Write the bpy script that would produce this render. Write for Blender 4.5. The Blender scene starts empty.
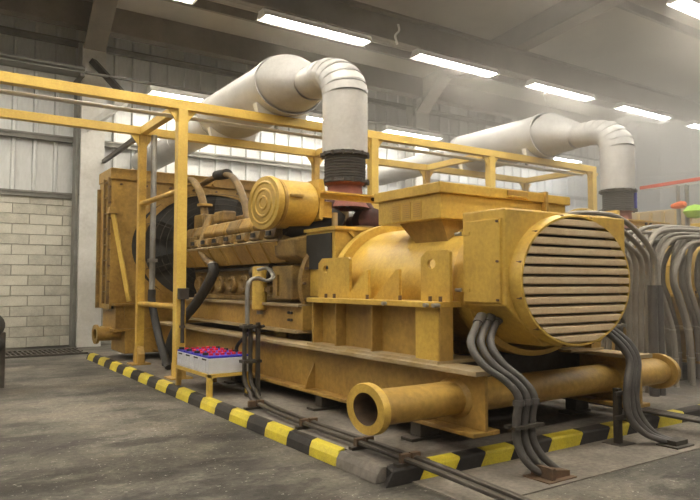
import bpy, math, random
from mathutils import Vector
random.seed(7)
C = bpy.context.scene.collection
sc = bpy.context.scene
# ------------------------------------------------------------------ camera, world, exposure
cam_d = bpy.data.cameras.new('camera'); cam = bpy.data.objects.new('camera', cam_d); C.objects.link(cam)
cam_d.sensor_width = 36.0; cam_d.lens = 36.0 * 651.345 / 700.0
cam_d.clip_start = 0.05; cam_d.clip_end = 300
cam.location = (0, 0, 1.3)
cam.rotation_euler = (math.radians(92.943), 0, math.radians(-33.918))
sc.camera = cam
w = bpy.data.worlds.new('world'); sc.world = w; w.use_nodes = True
w.node_tree.nodes['Background'].inputs[0].default_value = (1.0, 0.93, 0.82, 1)
w.node_tree.nodes['Background'].inputs[1].default_value = 0.09
sc.view_settings.view_transform = 'Standard'; sc.view_settings.look = 'None'
sc.view_settings.exposure = 0.74; sc.view_settings.gamma = 1.0
sc.view_settings.use_curve_mapping = False
LAMP = 46.0          # emission strength of the fluorescent tubes
HAZE = 0.02         # density of the dusty air

# ------------------------------------------------------------------ materials
def mat(name, col, rough=0.6, metal=0.0, col2=None, scale=3.0, amt=0.5, bump=0.0, emit=0.0, fine=0.0, stretch=None):
    m = bpy.data.materials.new(name); m.use_nodes = True
    nt = m.node_tree; b = nt.nodes['Principled BSDF']
    b.inputs['Roughness'].default_value = rough; b.inputs['Metallic'].default_value = metal
    b.inputs['Base Color'].default_value = (*col, 1)
    if emit:
        b.inputs['Emission Color'].default_value = (*col, 1); b.inputs['Emission Strength'].default_value = emit
    if col2 is not None:
        tc = nt.nodes.new('ShaderNodeTexCoord'); mp = nt.nodes.new('ShaderNodeMapping')
        nt.links.new(tc.outputs['Object'], mp.inputs['Vector'])
        if stretch: mp.inputs['Scale'].default_value = stretch
        n = nt.nodes.new('ShaderNodeTexNoise'); n.inputs['Scale'].default_value = scale
        n.inputs['Detail'].default_value = 7; n.inputs['Roughness'].default_value = 0.65
        nt.links.new(mp.outputs[0], n.inputs['Vector'])
        r = nt.nodes.new('ShaderNodeValToRGB')
        r.color_ramp.elements[0].position = 0.5 - 0.28 * amt; r.color_ramp.elements[1].position = 0.5 + 0.3 * (1.1 - amt)
        r.color_ramp.elements[0].color = (*col2, 1); r.color_ramp.elements[1].color = (*col, 1)
        nt.links.new(n.outputs['Fac'], r.inputs['Fac'])
        out = r.outputs['Color']
        if fine:
            n2 = nt.nodes.new('ShaderNodeTexNoise'); n2.inputs['Scale'].default_value = scale * 14
            n2.inputs['Detail'].default_value = 4
            nt.links.new(mp.outputs[0], n2.inputs['Vector'])
            mx = nt.nodes.new('ShaderNodeMix'); mx.data_type = 'RGBA'; mx.blend_type = 'OVERLAY'
            mx.inputs[0].default_value = fine
            nt.links.new(out, mx.inputs[6]); nt.links.new(n2.outputs['Fac'], mx.inputs[7]); out = mx.outputs[2]
        nt.links.new(out, b.inputs['Base Color'])
        if bump:
            bp = nt.nodes.new('ShaderNodeBump'); bp.inputs['Strength'].default_value = bump; bp.inputs['Distance'].default_value = 0.02
            n3 = nt.nodes.new('ShaderNodeTexNoise'); n3.inputs['Scale'].default_value = scale * 8; n3.inputs['Detail'].default_value = 6
            nt.links.new(mp.outputs[0], n3.inputs['Vector']); nt.links.new(n3.outputs['Fac'], bp.inputs['Height'])
            nt.links.new(bp.outputs[0], b.inputs['Normal'])
    return m
M = dict(
    brown=mat('brown_pipe_paint', (.27, .17, .06), .5, 0, (.13, .085, .035), 4, .5, .03),
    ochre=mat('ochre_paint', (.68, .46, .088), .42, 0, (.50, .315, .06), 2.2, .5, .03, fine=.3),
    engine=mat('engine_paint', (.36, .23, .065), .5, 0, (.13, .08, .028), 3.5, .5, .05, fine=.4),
    skid=mat('skid_paint', (.47, .295, .065), .45, 0, (.29, .17, .042), 1.6, .55, .03, fine=.4),
    dust=mat('dusty_paint', (.42, .34, .22), .7, 0, (.34, .24, .10), 3, .5, .03),
    slat=mat('louvre_paint', (.70, .56, .36), .6, 0, (.58, .43, .25), 2, .4, 0, fine=.2),
    rail=mat('rack_yellow', (.80, .57, .13), .42, 0, (.66, .44, .09), 2.5, .4, .02, fine=.25),
    postw=mat('worn_post_yellow', (.66, .42, .07), .45, 0, (.42, .25, .05), 4, .5, .02, fine=.3),
    dark=mat('dark_rubber', (.022, .021, .019), .6, 0, (.04, .037, .032), 5, .5),
    black=mat('black_void', (.012, .011, .01), .7),
    hose=mat('grey_hose', (.11, .10, .092), .45, 0, (.075, .068, .06), 6, .5),
    cable=mat('cable_sheath', (.32, .285, .235), .5, 0, (.22, .195, .16), 4, .5),
    steel=mat('galvanised_steel', (.42, .41, .38), .45, .55, (.28, .27, .24), 5, .5),
    iron=mat('dark_iron', (.10, .088, .072), .5, .4, (.06, .05, .04), 6, .5),
    rust=mat('rusty_steel', (.20, .12, .065), .75, .2, (.11, .075, .05), 8, .5, .1),
    tin=mat('insulation_cladding', (.64, .63, .61), .46, .1, (.52, .51, .495), 1.8, .45, .02, fine=.15),
    bellow=mat('bellows_rubber', (.05, .045, .041), .6, 0, (.075, .066, .06), 6, .5),
    red=mat('red_oxide', (.34, .10, .055), .6, 0, (.20, .06, .04), 5, .5, .04),
    maroon=mat('turbo_maroon', (.13, .04, .032), .6, .1, (.05, .022, .018), 6, .5, .05),
    white=mat('white_paint', (.66, .65, .61), .5, 0, (.50, .485, .44), 1.2, .5, .02, fine=.2),
    girt=mat('grey_girt', (.23, .225, .20), .6, .1, (.16, .155, .135), 3, .5),
    clad=mat('metal_cladding', (.60, .61, .60), .5, .15, (.52, .525, .51), 1.4, .5, .02, fine=.2, stretch=(1, 1, .25)),
    roof=mat('roof_sheet', (.42, .38, .31), .7, 0, (.33, .295, .24), .6, .5, .02),
    purlin=mat('purlin_steel', (.21, .185, .15), .65, .1, (.15, .13, .105), 1.5, .5),
    block=mat('painted_block', (.62, .60, .51), .65, 0, (.50, .475, .40), 3, .5, .12, fine=.3),
    block2=mat('painted_block_worn', (.57, .55, .46), .7, 0, (.38, .36, .30), 5, .5, .15, fine=.35),
    mortar=mat('mortar', (.36, .34, .29), .85, 0, (.28, .265, .22), 6, .5, .1),
    plinth=mat('plinth_concrete', (.22, .195, .165), .8, 0, (.11, .097, .08), 1.7, .55, .1, fine=.5),
    apron=mat('apron_concrete', (.28, .245, .20), .8, 0, (.15, .13, .108), 2.2, .5, .1, fine=.5),
    kyel=mat('kerb_yellow', (.68, .56, .03), .55, 0, (.50, .40, .035), 6, .4, .05, fine=.4),
    kblk=mat('kerb_black', (.014, .012, .010), .7, 0, (.03, .025, .021), 6, .5, .06, fine=.4),
    batw=mat('battery_white', (.80, .81, .85), .4, 0, (.70, .71, .74), 4, .4),
    batb=mat('battery_blue', (.035, .04, .52), .35),
    red2=mat('cap_red', (.72, .03, .05), .4),
    lampw=mat('lamp_housing', (.75, .74, .70), .5),
    glow2=mat('fluorescent_glow_soft', (1.0, .93, .81), .5, emit=LAMP * .8),
    glow=mat('fluorescent_glow', (1.0, .93, .81), .5, emit=LAMP),
    chequer=mat('chequer_plate', (.30, .28, .25), .5, .4, (.2, .185, .16), 9, .5, .2),
    tie=mat('cable_tie', (.42, .38, .32), .6),
    cream=mat('cream_paint', (.74, .66, .50), .5),
    tan=mat('tan_cabinet', (.60, .45, .22), .5, 0, (.5, .36, .17), 1, .5),
    signr=mat('red_rail_paint', (.75, .13, .07), .5),
    cloth=mat('orange_cloth', (.85, .18, .05), .8), green=mat('green_cloth', (.42, .72, .09), .8),
    blue=mat('blue_band', (.05, .06, .42), .5), tape=mat('label_print', (.50, .31, .06), .5),
)
def floor_mat():
    m = bpy.data.materials.new('worn_floor'); m.use_nodes = True; nt = m.node_tree; b = nt.nodes['Principled BSDF']
    tc = nt.nodes.new('ShaderNodeTexCoord')
    def noise(s, d, rough=.6, st=(1, 1, 1)):
        mp = nt.nodes.new('ShaderNodeMapping'); mp.inputs['Scale'].default_value = st
        nt.links.new(tc.outputs['Object'], mp.inputs['Vector'])
        n = nt.nodes.new('ShaderNodeTexNoise'); n.inputs['Scale'].default_value = s; n.inputs['Detail'].default_value = d
        n.inputs['Roughness'].default_value = rough; nt.links.new(mp.outputs[0], n.inputs['Vector']); return n.outputs['Fac']
    def ramp(f, stops):
        r = nt.nodes.new('ShaderNodeValToRGB'); e = r.color_ramp.elements
        e[0].position, e[1].position = stops[0][0], stops[-1][0]; e[0].color = (*stops[0][1], 1); e[1].color = (*stops[-1][1], 1)
        for p, c in stops[1:-1]:
            x = e.new(p); x.color = (*c, 1)
        nt.links.new(f, r.inputs['Fac']); return r.outputs['Color']
    def mix(t, f, a, c):
        x = nt.nodes.new('ShaderNodeMix'); x.data_type = 'RGBA'; x.blend_type = t; x.inputs[0].default_value = f
        nt.links.new(a, x.inputs[6]); nt.links.new(c, x.inputs[7]); return x.outputs[2]
    base = ramp(noise(.8, 9, .66), [(.38, (.038, .034, .029)), (.5, (.095, .086, .070)), (.62, (.18, .164, .135))])
    streak = ramp(noise(1.7, 7, .7, (.7, 1.3, 1)), [(.40, (.30, .29, .27)), (.47, (.9, .9, .9)), (.70, (1.3, 1.25, 1.12))])
    c = mix('MULTIPLY', .8, base, streak)
    c = mix('OVERLAY', .55, c, ramp(noise(26, 4, .7), [(.3, (.2, .2, .2)), (.7, (.8, .8, .8))]))
    spk = ramp(noise(38, 2, .5), [(.685, (0, 0, 0)), (.72, (.5, .48, .44))])
    c = mix('ADD', .45, c, spk)
    nt.links.new(c, b.inputs['Base Color']); b.inputs['Roughness'].default_value = .72
    bp = nt.nodes.new('ShaderNodeBump'); bp.inputs['Strength'].default_value = .25; bp.inputs['Distance'].default_value = .02
    nt.links.new(noise(18, 6, .7), bp.inputs['Height']); nt.links.new(bp.outputs[0], b.inputs['Normal'])
    return m
M['floor'] = floor_mat()

# ------------------------------------------------------------------ mesh helpers
S = 1.32        # round sections are S times wider than tall in this place
ORG = {}
def up(p): return Vector((p[0], p[1], p[2] * S))
def dn(p): return (p[0], p[1], p[2] / S)
def spline(pts, n=8):
    if len(pts) < 3: return [Vector(p) for p in pts]
    P = [Vector(p) for p in pts]; P = [2 * P[0] - P[1]] + P + [2 * P[-1] - P[-2]]; out = []
    for i in range(1, len(P) - 2):
        a, b, c, d = P[i - 1:i + 3]
        for k in range(n):
            t = k / n
            out.append(.5 * (2 * b + (c - a) * t + (2 * a - 5 * b + 4 * c - d) * t * t + (3 * b - a - 3 * c + d) * t ** 3))
    out.append(P[-2]); return out
class MB:
    def __init__(s): s.v = []; s.f = []; s.o = 0
    def add(s, v, f):
        k = len(s.v); s.v += [tuple(p) for p in v]; s.f += [tuple(i + k for i in q) for q in f]; return s
    def box(s, x0, x1, y0, y1, z0, z1):
        return s.add([(x, y, z) for z in (z0, z1) for x, y in ((x0, y0), (x1, y0), (x1, y1), (x0, y1))],
                     [(3, 2, 1, 0), (4, 5, 6, 7), (0, 1, 5, 4), (1, 2, 6, 5), (2, 3, 7, 6), (3, 0, 4, 7)])
    def prism(s, poly, ax, a0, a1):
        def mk(p, a): return (a, p[0], p[1]) if ax == 0 else (p[0], a, p[1]) if ax == 1 else (p[0], p[1], a)
        n = len(poly)
        return s.add([mk(p, a0) for p in poly] + [mk(p, a1) for p in poly],
                     [tuple(range(n - 1, -1, -1)), tuple(range(n, 2 * n))] + [(i, (i + 1) % n, n + (i + 1) % n, n + i) for i in range(n)])
    def beam(s, p0, p1, wy, wz):      # rectangular bar between two points
        p0, p1 = Vector(p0), Vector(p1); d = (p1 - p0).normalized()
        u = d.cross(Vector((0, 0, 1)));
        if u.length < .05: u = Vector((1, 0, 0))
        u.normalize(); n = u.cross(d).normalized()
        v = [p + u * a * wy / 2 + n * b * wz / 2 for p in (p0, p1) for a, b in ((-1, -1), (1, -1), (1, 1), (-1, 1))]
        return s.add(v, [(0, 1, 2, 3), (7, 6, 5, 4), (0, 4, 5, 1), (1, 5, 6, 2), (2, 6, 7, 3), (3, 7, 4, 0)])
    def sweep(s, pts, rad, n=10, caps=True):   # pts in place coordinates, rad true radius or a list
        P = [up(p) for p in pts]; m = len(P)
        R = rad if isinstance(rad, (list, tuple)) else [rad] * m
        t0 = (P[1] - P[0]).normalized(); ref = Vector((0, 0, 1)) if abs(t0.z) < .9 else Vector((1, 0, 0))
        u = t0.cross(ref).normalized(); vs = []
        for i in range(m):
            if i == 0: t = P[1] - P[0]
            elif i == m - 1: t = P[-1] - P[-2]
            else:
                a = (P[i + 1] - P[i]); b = (P[i] - P[i - 1])
                if a.length < 1e-7: t = b
                elif b.length < 1e-7: t = a
                else: t = a.normalized() + b.normalized()
            if t.length < 1e-7: t = t0
            t.normalize(); u = u - t * u.dot(t)
            u.normalize(); q = t.cross(u)
            for k in range(n):
                a = 2 * math.pi * (k + .5) / n
                vs.append(dn(P[i] + (u * math.cos(a) + q * math.sin(a)) * R[i]))
        fs = [(i * n + k, i * n + (k + 1) % n, (i + 1) * n + (k + 1) % n, (i + 1) * n + k) for i in range(m - 1) for k in range(n)]
        if caps: fs += [tuple(range(n - 1, -1, -1)), tuple((m - 1) * n + k for k in range(n))]
        return s.add(vs, fs)
    def lathe(s, p0, p1, prof, n=32, caps=False):   # prof: list of (t along p0->p1 in metres true, radius)
        a, b = up(p0), up(p1); d = (b - a).normalized()
        ref = Vector((0, 0, 1)) if abs(d.z) < .9 else Vector((1, 0, 0))
        u = d.cross(ref).normalized(); q = d.cross(u); vs = []
        for t, r in prof:
            for k in range(n):
                an = 2 * math.pi * (k + .5) / n
                vs.append(dn(a + d * t + (u * math.cos(an) + q * math.sin(an)) * r))
        m = len(prof)
        fs = [(i * n + k, i * n + (k + 1) % n, (i + 1) * n + (k + 1) % n, (i + 1) * n + k) for i in range(m - 1) for k in range(n)]
        if caps: fs += [tuple(range(n - 1, -1, -1)), tuple((m - 1) * n + k for k in range(n))]
        return s.add(vs, fs)
    def cyl(s, p0, p1, r, n=16, r2=None):
        L = (up(p1) - up(p0)).length
        return s.lathe(p0, p1, [(0, r), (L, r if r2 is None else r2)], n, True)
    def holed(s, ax, a0, a1, poly, c, rx, rz, n=40):  # plate with an elliptical hole, convex outline
        an = sorted([2 * math.pi * k / n for k in range(n)] + [math.atan2(p[1] - c[1], p[0] - c[0]) % (2 * math.pi) for p in poly])
        outer, inner = [], []
        for a in an:
            dx, dz = math.cos(a), math.sin(a); best = 1e9
            for i in range(len(poly)):
                (x1, z1), (x2, z2) = poly[i], poly[(i + 1) % len(poly)]
                ex, ez = x2 - x1, z2 - z1; den = dx * ez - dz * ex
                if abs(den) < 1e-9: continue
                t = ((x1 - c[0]) * ez - (z1 - c[1]) * ex) / den; q = ((x1 - c[0]) * dz - (z1 - c[1]) * dx) / den
                if t > 0 and -1e-6 <= q <= 1 + 1e-6: best = min(best, t)
            outer.append((c[0] + dx * best, c[1] + dz * best))
            ri = 1 / math.sqrt((dx / rx) ** 2 + (dz / rz) ** 2); inner.append((c[0] + dx * ri, c[1] + dz * ri))
        def mk(p, a): return (a, p[0], p[1]) if ax == 0 else (p[0], a, p[1])
        N = len(an); v = [mk(p, a0) for p in outer] + [mk(p, a0) for p in inner] + [mk(p, a1) for p in outer] + [mk(p, a1) for p in inner]
        f = []
        for i in range(N):
            j = (i + 1) % N
            f += [(i, j, N + j, N + i), (2 * N + i, 3 * N + i, 3 * N + j, 2 * N + j), (i, 2 * N + i, 2 * N + j, j), (N + i, N + j, 3 * N + j, 3 * N + i)]
        return s.add(v, f)
    def build(s, name, m, parent=None, smooth=False, bevel=0, org=None):
        import bmesh
        if parent is not None: o0 = Vector(ORG[parent])
        elif org is not None: o0 = Vector(org)
        else:
            xs, ys, zs = zip(*s.v); o0 = Vector(((min(xs) + max(xs)) / 2, (min(ys) + max(ys)) / 2, min(zs)))
        me = bpy.data.meshes.new(name); me.from_pydata([tuple(Vector(p) - o0) for p in s.v], [], s.f)
        bm = bmesh.new(); bm.from_mesh(me); bmesh.ops.recalc_face_normals(bm, faces=bm.faces); bm.to_mesh(me); bm.free()
        me.materials.append(M[m] if isinstance(m, str) else m)
        if smooth:
            for p in me.polygons: p.use_smooth = True
            me.set_sharp_from_angle(angle=math.radians(38))
        o = bpy.data.objects.new(name, me); C.objects.link(o); ORG[o] = tuple(o0)
        if parent is not None: o.parent = parent
        else: o.location = o0
        if bevel:
            bv = o.modifiers.new('bevel', 'BEVEL'); bv.width = bevel; bv.segments = 2; bv.limit_method = 'ANGLE'
        return o
def B(*a): return MB().box(*a)
def tag(o, label=None, cat=None, group=None, kind=None):
    if label: o['label'] = label
    if cat: o['category'] = cat
    if group: o['group'] = group
    if kind: o['kind'] = kind
    return o
def thing(name, label, cat, loc, group=None):
    o = bpy.data.objects.new(name, None); o.empty_display_size = .1; C.objects.link(o); o.location = loc; ORG[o] = tuple(loc)
    return tag(o, label, cat, group)
def inst(src, parent, off):        # another copy of a part, moved by off, sharing its mesh
    c = src.copy(); C.objects.link(c); c.parent = parent
    c.location = Vector(src.location) + Vector(off); ORG[c] = tuple(Vector(ORG[src])); return c
def copy_tree(o, off, parent=None):
    c = o.copy(); C.objects.link(c); c.parent = parent
    if parent is None: c.location = Vector(o.location) + Vector(off)
    for ch in [x for x in bpy.data.objects if x.parent == o]: copy_tree(ch, off, c)
    return c
def struct(o): return tag(o, kind='structure')

# ------------------------------------------------------------------ the hall
WY = 14.69
XL, XR, YF = -9.0, 22.6, -9.0
fl = struct(B(XL, XR, YF, WY + .3, -.2, 0).build('floor', 'floor'))
# back wall: blocks below, sheets above
wb = struct(B(XL, XR, WY + .03, WY + .25, 0, 3.1).build('wall_back', 'mortar'))
bw, bh, gp = .63, .2087, .012
proto = None
blk = []
for r in range(15):
    for k in range(-1, 7):
        x = -1.18 + k * bw + (bw / 2 if r % 2 else 0)
        x0, x1 = x, min(x + bw - gp, 2.80)
        if x1 - x0 < .05: continue
        full = abs(x1 - x0 - (bw - gp)) < 1e-6
        mm = 'block2' if random.random() < .35 else 'block'
        if full:
            key = mm
            src = next((b for q, b, p in blk if q == key), None)
            if src is None:
                o = B(x0, x1, WY - .005, WY + .04, r * bh + gp, (r + 1) * bh).build('block', mm, wb, bevel=.006); blk.append((key, o, (x0, r)))
            else:
                px, pr = next(p for q, b, p in blk if q == key)
                inst(src, wb, (x0 - px, random.uniform(-.004, .004), (r - pr) * bh))
        else:
            B(x0, x1, WY - .005, WY + .04, r * bh + gp, (r + 1) * bh).build('block', mm, wb, bevel=.006)
wu = struct(B(XL, XR, WY + .12, WY + .2, 3.1, 7.6).build('wall_upper', 'girt'))
pw = .40
def sheet(x0, z0, z1):
    y = WY + .1
    return MB().prism([(x0, y), (x0 + .02, y - .055), (x0 + .07, y - .055), (x0 + .09, y), (x0 + pw - .004, y), (x0 + pw - .004, y + .012), (x0, y + .012)], 2, z0, z1)
s0 = sheet(-2.4, 3.14, 7.3).build('cladding_panel', 'clad', wu)
for k in range(1, 62): inst(s0, wu, (k * pw, random.uniform(-.004, .004), 0))
for i, z in enumerate((3.13, 4.33, 6.42)):
    g = MB().box(XL, XR, WY - .06, WY + .045, z - .05, z + .05); g.box(XL, XR, WY - .09, WY - .06, z + .03, z + .07)
    struct(g.build('trim_%d' % (i + 1), 'girt'))
eave = MB().box(XL, XR, 14.15, 14.45, 6.66, 7.25); struct(eave.build('trim_4', 'purlin'))
wr = struct(B(XR, XR + .3, YF, WY + .3, 0, 9.9).build('wall_right', 'roof'))
for z in (2.6, 5.3, 7.4): B(XR - .12, XR, YF, WY - .1, z - .07, z + .07).build('wall_girt', 'roof', wr)
for k in range(12): B(XR - .03, XR, WY - .2 - k * 1.2, WY - .12 - k * 1.2, 0, 9.0).build('wall_rib', 'roof', wr)
# roof
def rz(y): return 7.15 + (WY - y) * .10
struct(MB().prism([(YF, rz(YF)), (WY + .3, rz(WY + .3)), (WY + .3, rz(WY + .3) + .06), (YF, rz(YF) + .06)], 0, XL, XR).build('ceiling', 'roof'))
n = 5
for y in (13.0, 11.6, 8.6, 6.9, 5.2, 3.5, 1.8, 0, -2, -4, -6):
    z = rz(y); struct(MB().prism([(y - .04, z - .2), (y + .04, z - .2), (y + .04, z), (y - .04, z)], 0, XL, XR).build('trim_%d' % n, 'purlin')); n += 1
# portal frames: white column plus haunched rafter
for cx in (-6.1, 3.06, 12.05, 21.0):
    f = MB()
    f.box(cx - .235, cx + .235, 14.18, 14.24, 0, 6.3); f.box(cx - .02, cx + .02, 14.2, 14.66, 0, 7.0); f.box(cx - .235, cx + .235, 14.6, 14.66, 0, 7.0)
    col = struct(f.build('column', 'white')); tag(col, 'white painted steel column against the back wall')
    c2 = B(cx - .30, cx - .235, 14.3, 14.62, 0, 5.6).build('flange_strip', 'girt', col)
    h = MB()
    h.prism([(14.66, 6.2), (14.18, 6.2), (13.2, 7.0), (12.4, rz(12.4) - .62), (YF, rz(YF) - .62), (YF, rz(YF)), (14.66, rz(14.66))], 0, cx - .02, cx + .02)
    for q in (((14.18, 6.2), (13.2, 7.0)), ((13.2, 7.0), (12.4, rz(12.4) - .62)), ((12.4, rz(12.4) - .62), (YF, rz(YF) - .62))):
        (ya, za), (yb, zb) = q
        h.prism([(ya, za), (yb, zb), (yb, zb + .05), (ya, za + .05)], 0, cx - .22, cx + .22)
    h.build('rafter', 'purlin', col)

# kerbed plinth and aprons
PZ = .0975
struct(B(2.66, 6.9, 3.48, 12.0, 0, PZ).build('floor_plinth', 'plinth'))
struct(B(2.75, 9.5, 2.78, 3.47, 0, .008).build('floor_apron', 'apron'))
struct(B(6.35, 9.6, 3.6, 4.75, 0, .02).build('floor_plate', 'chequer'))
kr = thing('kerb', 'low concrete kerb painted in yellow and black stripes around the plinth', 'kerb', (2.6, 7.5, 0)); kr['kind'] = 'structure'
def kerb_y(y0, y1, m, sk=.09, name='kerb_stripe'):
    x0, x1, x2, x3 = 2.53, 2.55, 2.585, 2.662; z = PZ + .004
    pr = [(x0, 0, 0), (x1, .09 - .03, .25), (x2, z, .5), (x3, z, 1)]
    v = []
    for ya in (y0, y1):
        for x, zz, s_ in pr: v.append((x, ya + sk * s_ - sk / 2, zz))
        v.append((x3, ya + sk / 2, 0))
    f = [(0, 1, 2, 3, 4), (9, 8, 7, 6, 5)] + [(i, 5 + i, 5 + (i + 1) % 5, (i + 1) % 5) for i in range(5)]
    MB().add(v, f).build(name, m, kr, bevel=.006)
y = 3.98; k = 0
while y < 11.9:
    L = .39 if k % 2 == 0 else .36
    kerb_y(y, min(y + L, 11.95), 'kyel' if k % 2 == 0 else 'kblk'); y += L; k += 1
kerb_y(3.47, 3.97, 'plinth', 0, 'worn_kerb_end')
def kerb_x(x0, x1, m, sk=.10, name='kerb_stripe'):
    y0 = 3.36; z = PZ + .004; v = []
    for xa in (x0, x1):
        v += [(xa - sk / 2, y0, 0), (xa + sk * .2, y0 + .012, z - .012), (xa + sk * .3, y0 + .03, z), (xa + sk / 2, 3.50, z), (xa + sk / 2, 3.50, 0)]
    f = [(0, 1, 2, 3, 4), (9, 8, 7, 6, 5)] + [(i, 5 + i, 5 + (i + 1) % 5, (i + 1) % 5) for i in range(5)]
    MB().add(v, f).build(name, m, kr, bevel=.006)
xs = [2.58, 2.86, 3.17, 3.42, 3.72, 4.14, 4.52, 4.88, 5.16, 5.62, 6.02, 6.45, 6.9]
for i in range(len(xs) - 1): kerb_x(xs[i], xs[i + 1], 'kblk' if i % 2 == 0 else 'kyel')
# drain along the wall
dr = thing('floor_drain', 'dark steel floor drain grating along the foot of the block wall', 'drain', (1.0, 13.2, 0))
B(-2.0, 2.75, 12.75, 13.75, -.01, .012).build('drain_bed', 'black', dr)
g = MB()
for i in range(56): g.box(-2 + i * .085, -1.965 + i * .085, 12.8, 13.7, .012, .03)
for yy in (12.78, 13.24, 13.7): g.box(-2, 2.75, yy - .02, yy + .02, .012, .034)
tag(g.build('grating', 'iron', dr), kind='stuff')

# ------------------------------------------------------------------ fluorescent lamps
def lamp(x, y, z, L, label, group, gm='glow'):
    t = thing('ceiling_light', label, 'light', (x, y, z), group)
    MB().prism([(y - .10, z + .10), (y + .10, z + .10), (y + .10, z + .055), (y + .17, z - .035), (y + .165, z - .04), (y + .09, z + .045), (y - .09, z + .045), (y - .165, z - .04), (y - .17, z - .035), (y - .10, z + .055)], 0, x, x + L).build('housing', 'lampw', t)
    for s_ in (-1, 1):
        MB().cyl((x + .05, y + s_ * .075, z + .0), (x + L - .05, y + s_ * .075, z + .0), .04, 8).build('tube', gm, t, True)
    for xa in (x, x + L - .05): B(xa, xa + .05, y - .12, y + .12, z - .035, z + .05).build('end_cap', 'lampw', t)
    return t
LZ, LY = 6.2, 10.6
bmz = rz(LY)
lb = thing('lighting_girder', 'deep dark girder under the roof carrying a row of lamps', 'girder', (20, LY + .15, LZ + .1))
B(XL, XR - .15, LY - .02, LY + .02, LZ + .1, LZ + .68).build('web', 'purlin', lb)
B(XL, XR - .15, LY - .15, LY + .15, LZ + .66, LZ + .71).build('flange', 'purlin', lb)
B(XL, XR - .15, LY - .15, LY + .15, LZ + .105, LZ + .14).build('flange', 'purlin', lb)
for i in range(-2, 5): lamp(5.16 + 3.64 * i, LY, LZ, 2.42, 'twin tube fluorescent lamp on the underside of the deep girder', 'lamps under the girder')
for i in (-3, -2, 0, 1, 2, 3, 4): lamp(4.07 + 3.13 * i + (.55 if i < 0 else 0), 13.75, 5.4, 2.0, 'twin tube fluorescent lamp in the conduit row beside the back wall, lengthened out of view for light', 'lamps along the back wall', 'glow2')  # leftmost lamps are added out of view to brighten the wall there
for yy, zz in ((6.0, 6.2), (2.2, 7.1), (-1.8, 7.4)):
    gg = thing('lighting_girder', 'slim girder under the roof with lamps, nearer the %s bay' % {6.0: 'alternator', 2.2: 'aisle', -1.8: 'entrance', -5.5: 'far aisle'}[yy], 'girder', (20, yy, zz))
    B(XL, XR - .15, yy - .08, yy + .08, zz + .1, zz + .2).build('channel', 'purlin', gg)
    for xx in (-6.1, 3.06, 12.05, 21.0): B(xx - .04, xx + .04, yy - .04, yy + .04, zz + .2, rz(yy) - .55).build('hanger', 'purlin', gg)
    for i in range(-2, 4): lamp((2.0 if yy == 6.0 else 3.0) + 4.4 * i, yy, zz, 2.42, 'twin tube fluorescent lamp, in a row lengthened out of view for light, on a slim girder over the %s' % {6.0: 'alternators', 2.2: 'aisle', -1.8: 'entrance', -5.5: 'far aisle'}[yy], 'lamps on slim girders %d' % int(yy))  # left-hand lamps are unseen additions that brighten the machine sides facing the aisle

# conduit and cable tray by the wall
ct = thing('cable_tray', 'grey ribbed cable tray ending at the white column', 'cable tray', (0, 13.9, 5.4))
for i in range(4):
    MB().cyl((-4, 13.74 + .10 * i, 5.62 - .02 * i), (2.78, 13.74 + .10 * i, 5.62 - .02 * i), .06, 8).build('tray_rib', 'girt', ct, True)
B(-4, 2.78, 13.7, 14.08, 5.53, 5.56).build('tray_floor', 'girt', ct)
for xx in (-2, 1): B(xx, xx + .06, 13.7, WY - .07, 5.48, 5.53).build('tray_bracket', 'iron', ct)
B(2.70, 2.78, 13.72, WY - .07, 5.46, 5.53).build('tray_bracket', 'iron', ct)
tag(MB().cyl((2.80, 13.75, 5.56), (20.8, 13.75, 5.56), .04, 8).build('conduit', 'girt', None, True), 'thin grey conduit carrying the lamps beside the back wall', 'conduit')
br = thing('wall_bracket', 'dark diagonal brace bolted to the white column', 'bracket', (3.1, 14.1, 5.0))
MB().beam((3.02, 14.15, 5.95), (3.5, 13.5, 5.15), .14, .12).build('brace', 'iron', br)
MB().beam((2.9, 14.15, 4.5), (3.6, 13.7, 5.1), .12, .12).build('strut', 'white', br)

# ------------------------------------------------------------------ yellow pipe rack
X_P = [-.2, 2.85, 5.91, 8.49, 11.4]; RF, RB, RT = 8.15, 9.885, 3.667
rk = thing('pipe_rack', 'yellow steel pipe rack of posts and rails spanning over the engines', 'pipe rack', (5.9, 9, 0))
for yy in (RF, RB):
    B(-1.0, 11.47, yy - .06, yy + .06, RT - .12, RT).build('long_rail', 'rail', rk, bevel=.006)
    for i, x in enumerate(X_P):
        zb = PZ if 2.6 < x < 6.9 else 0
        hw = .065 if yy == RF else .055
        B(x - hw, x + hw, yy - hw, yy + hw, zb, RT - .12).build('post', 'rail' if yy == RF else 'postw', rk, bevel=.008)
        B(x - .14, x + .14, yy - .14, yy + .14, zb, zb + .02).build('base_plate', 'skid', rk)
        for sx in (-1, 1):
            MB().prism([(x + sx * hw, RT - .12), (x + sx * (hw + .13), RT - .12), (x + sx * (hw + .05), RT - .22), (x + sx * hw, RT - .30)], 1, yy - .012, yy + .012).build('gusset', 'rail', rk)
        for sx in (-1, 1):
            MB().prism([(yy + sx * hw, zb + .02), (yy + sx * (hw + .07), zb + .02), (yy + sx * (hw + .07), zb + .16), (yy + sx * hw, zb + .27)], 0, x - .05, x + .05).build('foot_gusset', 'skid', rk)
for x in X_P:
    B(x - .05, x + .05, RF + .06, RB - .06, RT - .12, RT - .005).build('cross_rail', 'rail', rk, bevel=.006)
for z in (2.5, 1.0):
    MB().cyl((2.85, RF + .06, z), (2.85, RB - .05, z), .05, 12).build('hand_rail', 'postw', rk, True)
tag(MB().cyl((-.9, 8.32, 3.49), (11.3, 8.32, 3.515), .035, 8).build('conduit', 'lampw', None, True), 'pale conduit tied along the inside of the yellow rack rail', 'conduit')
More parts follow.
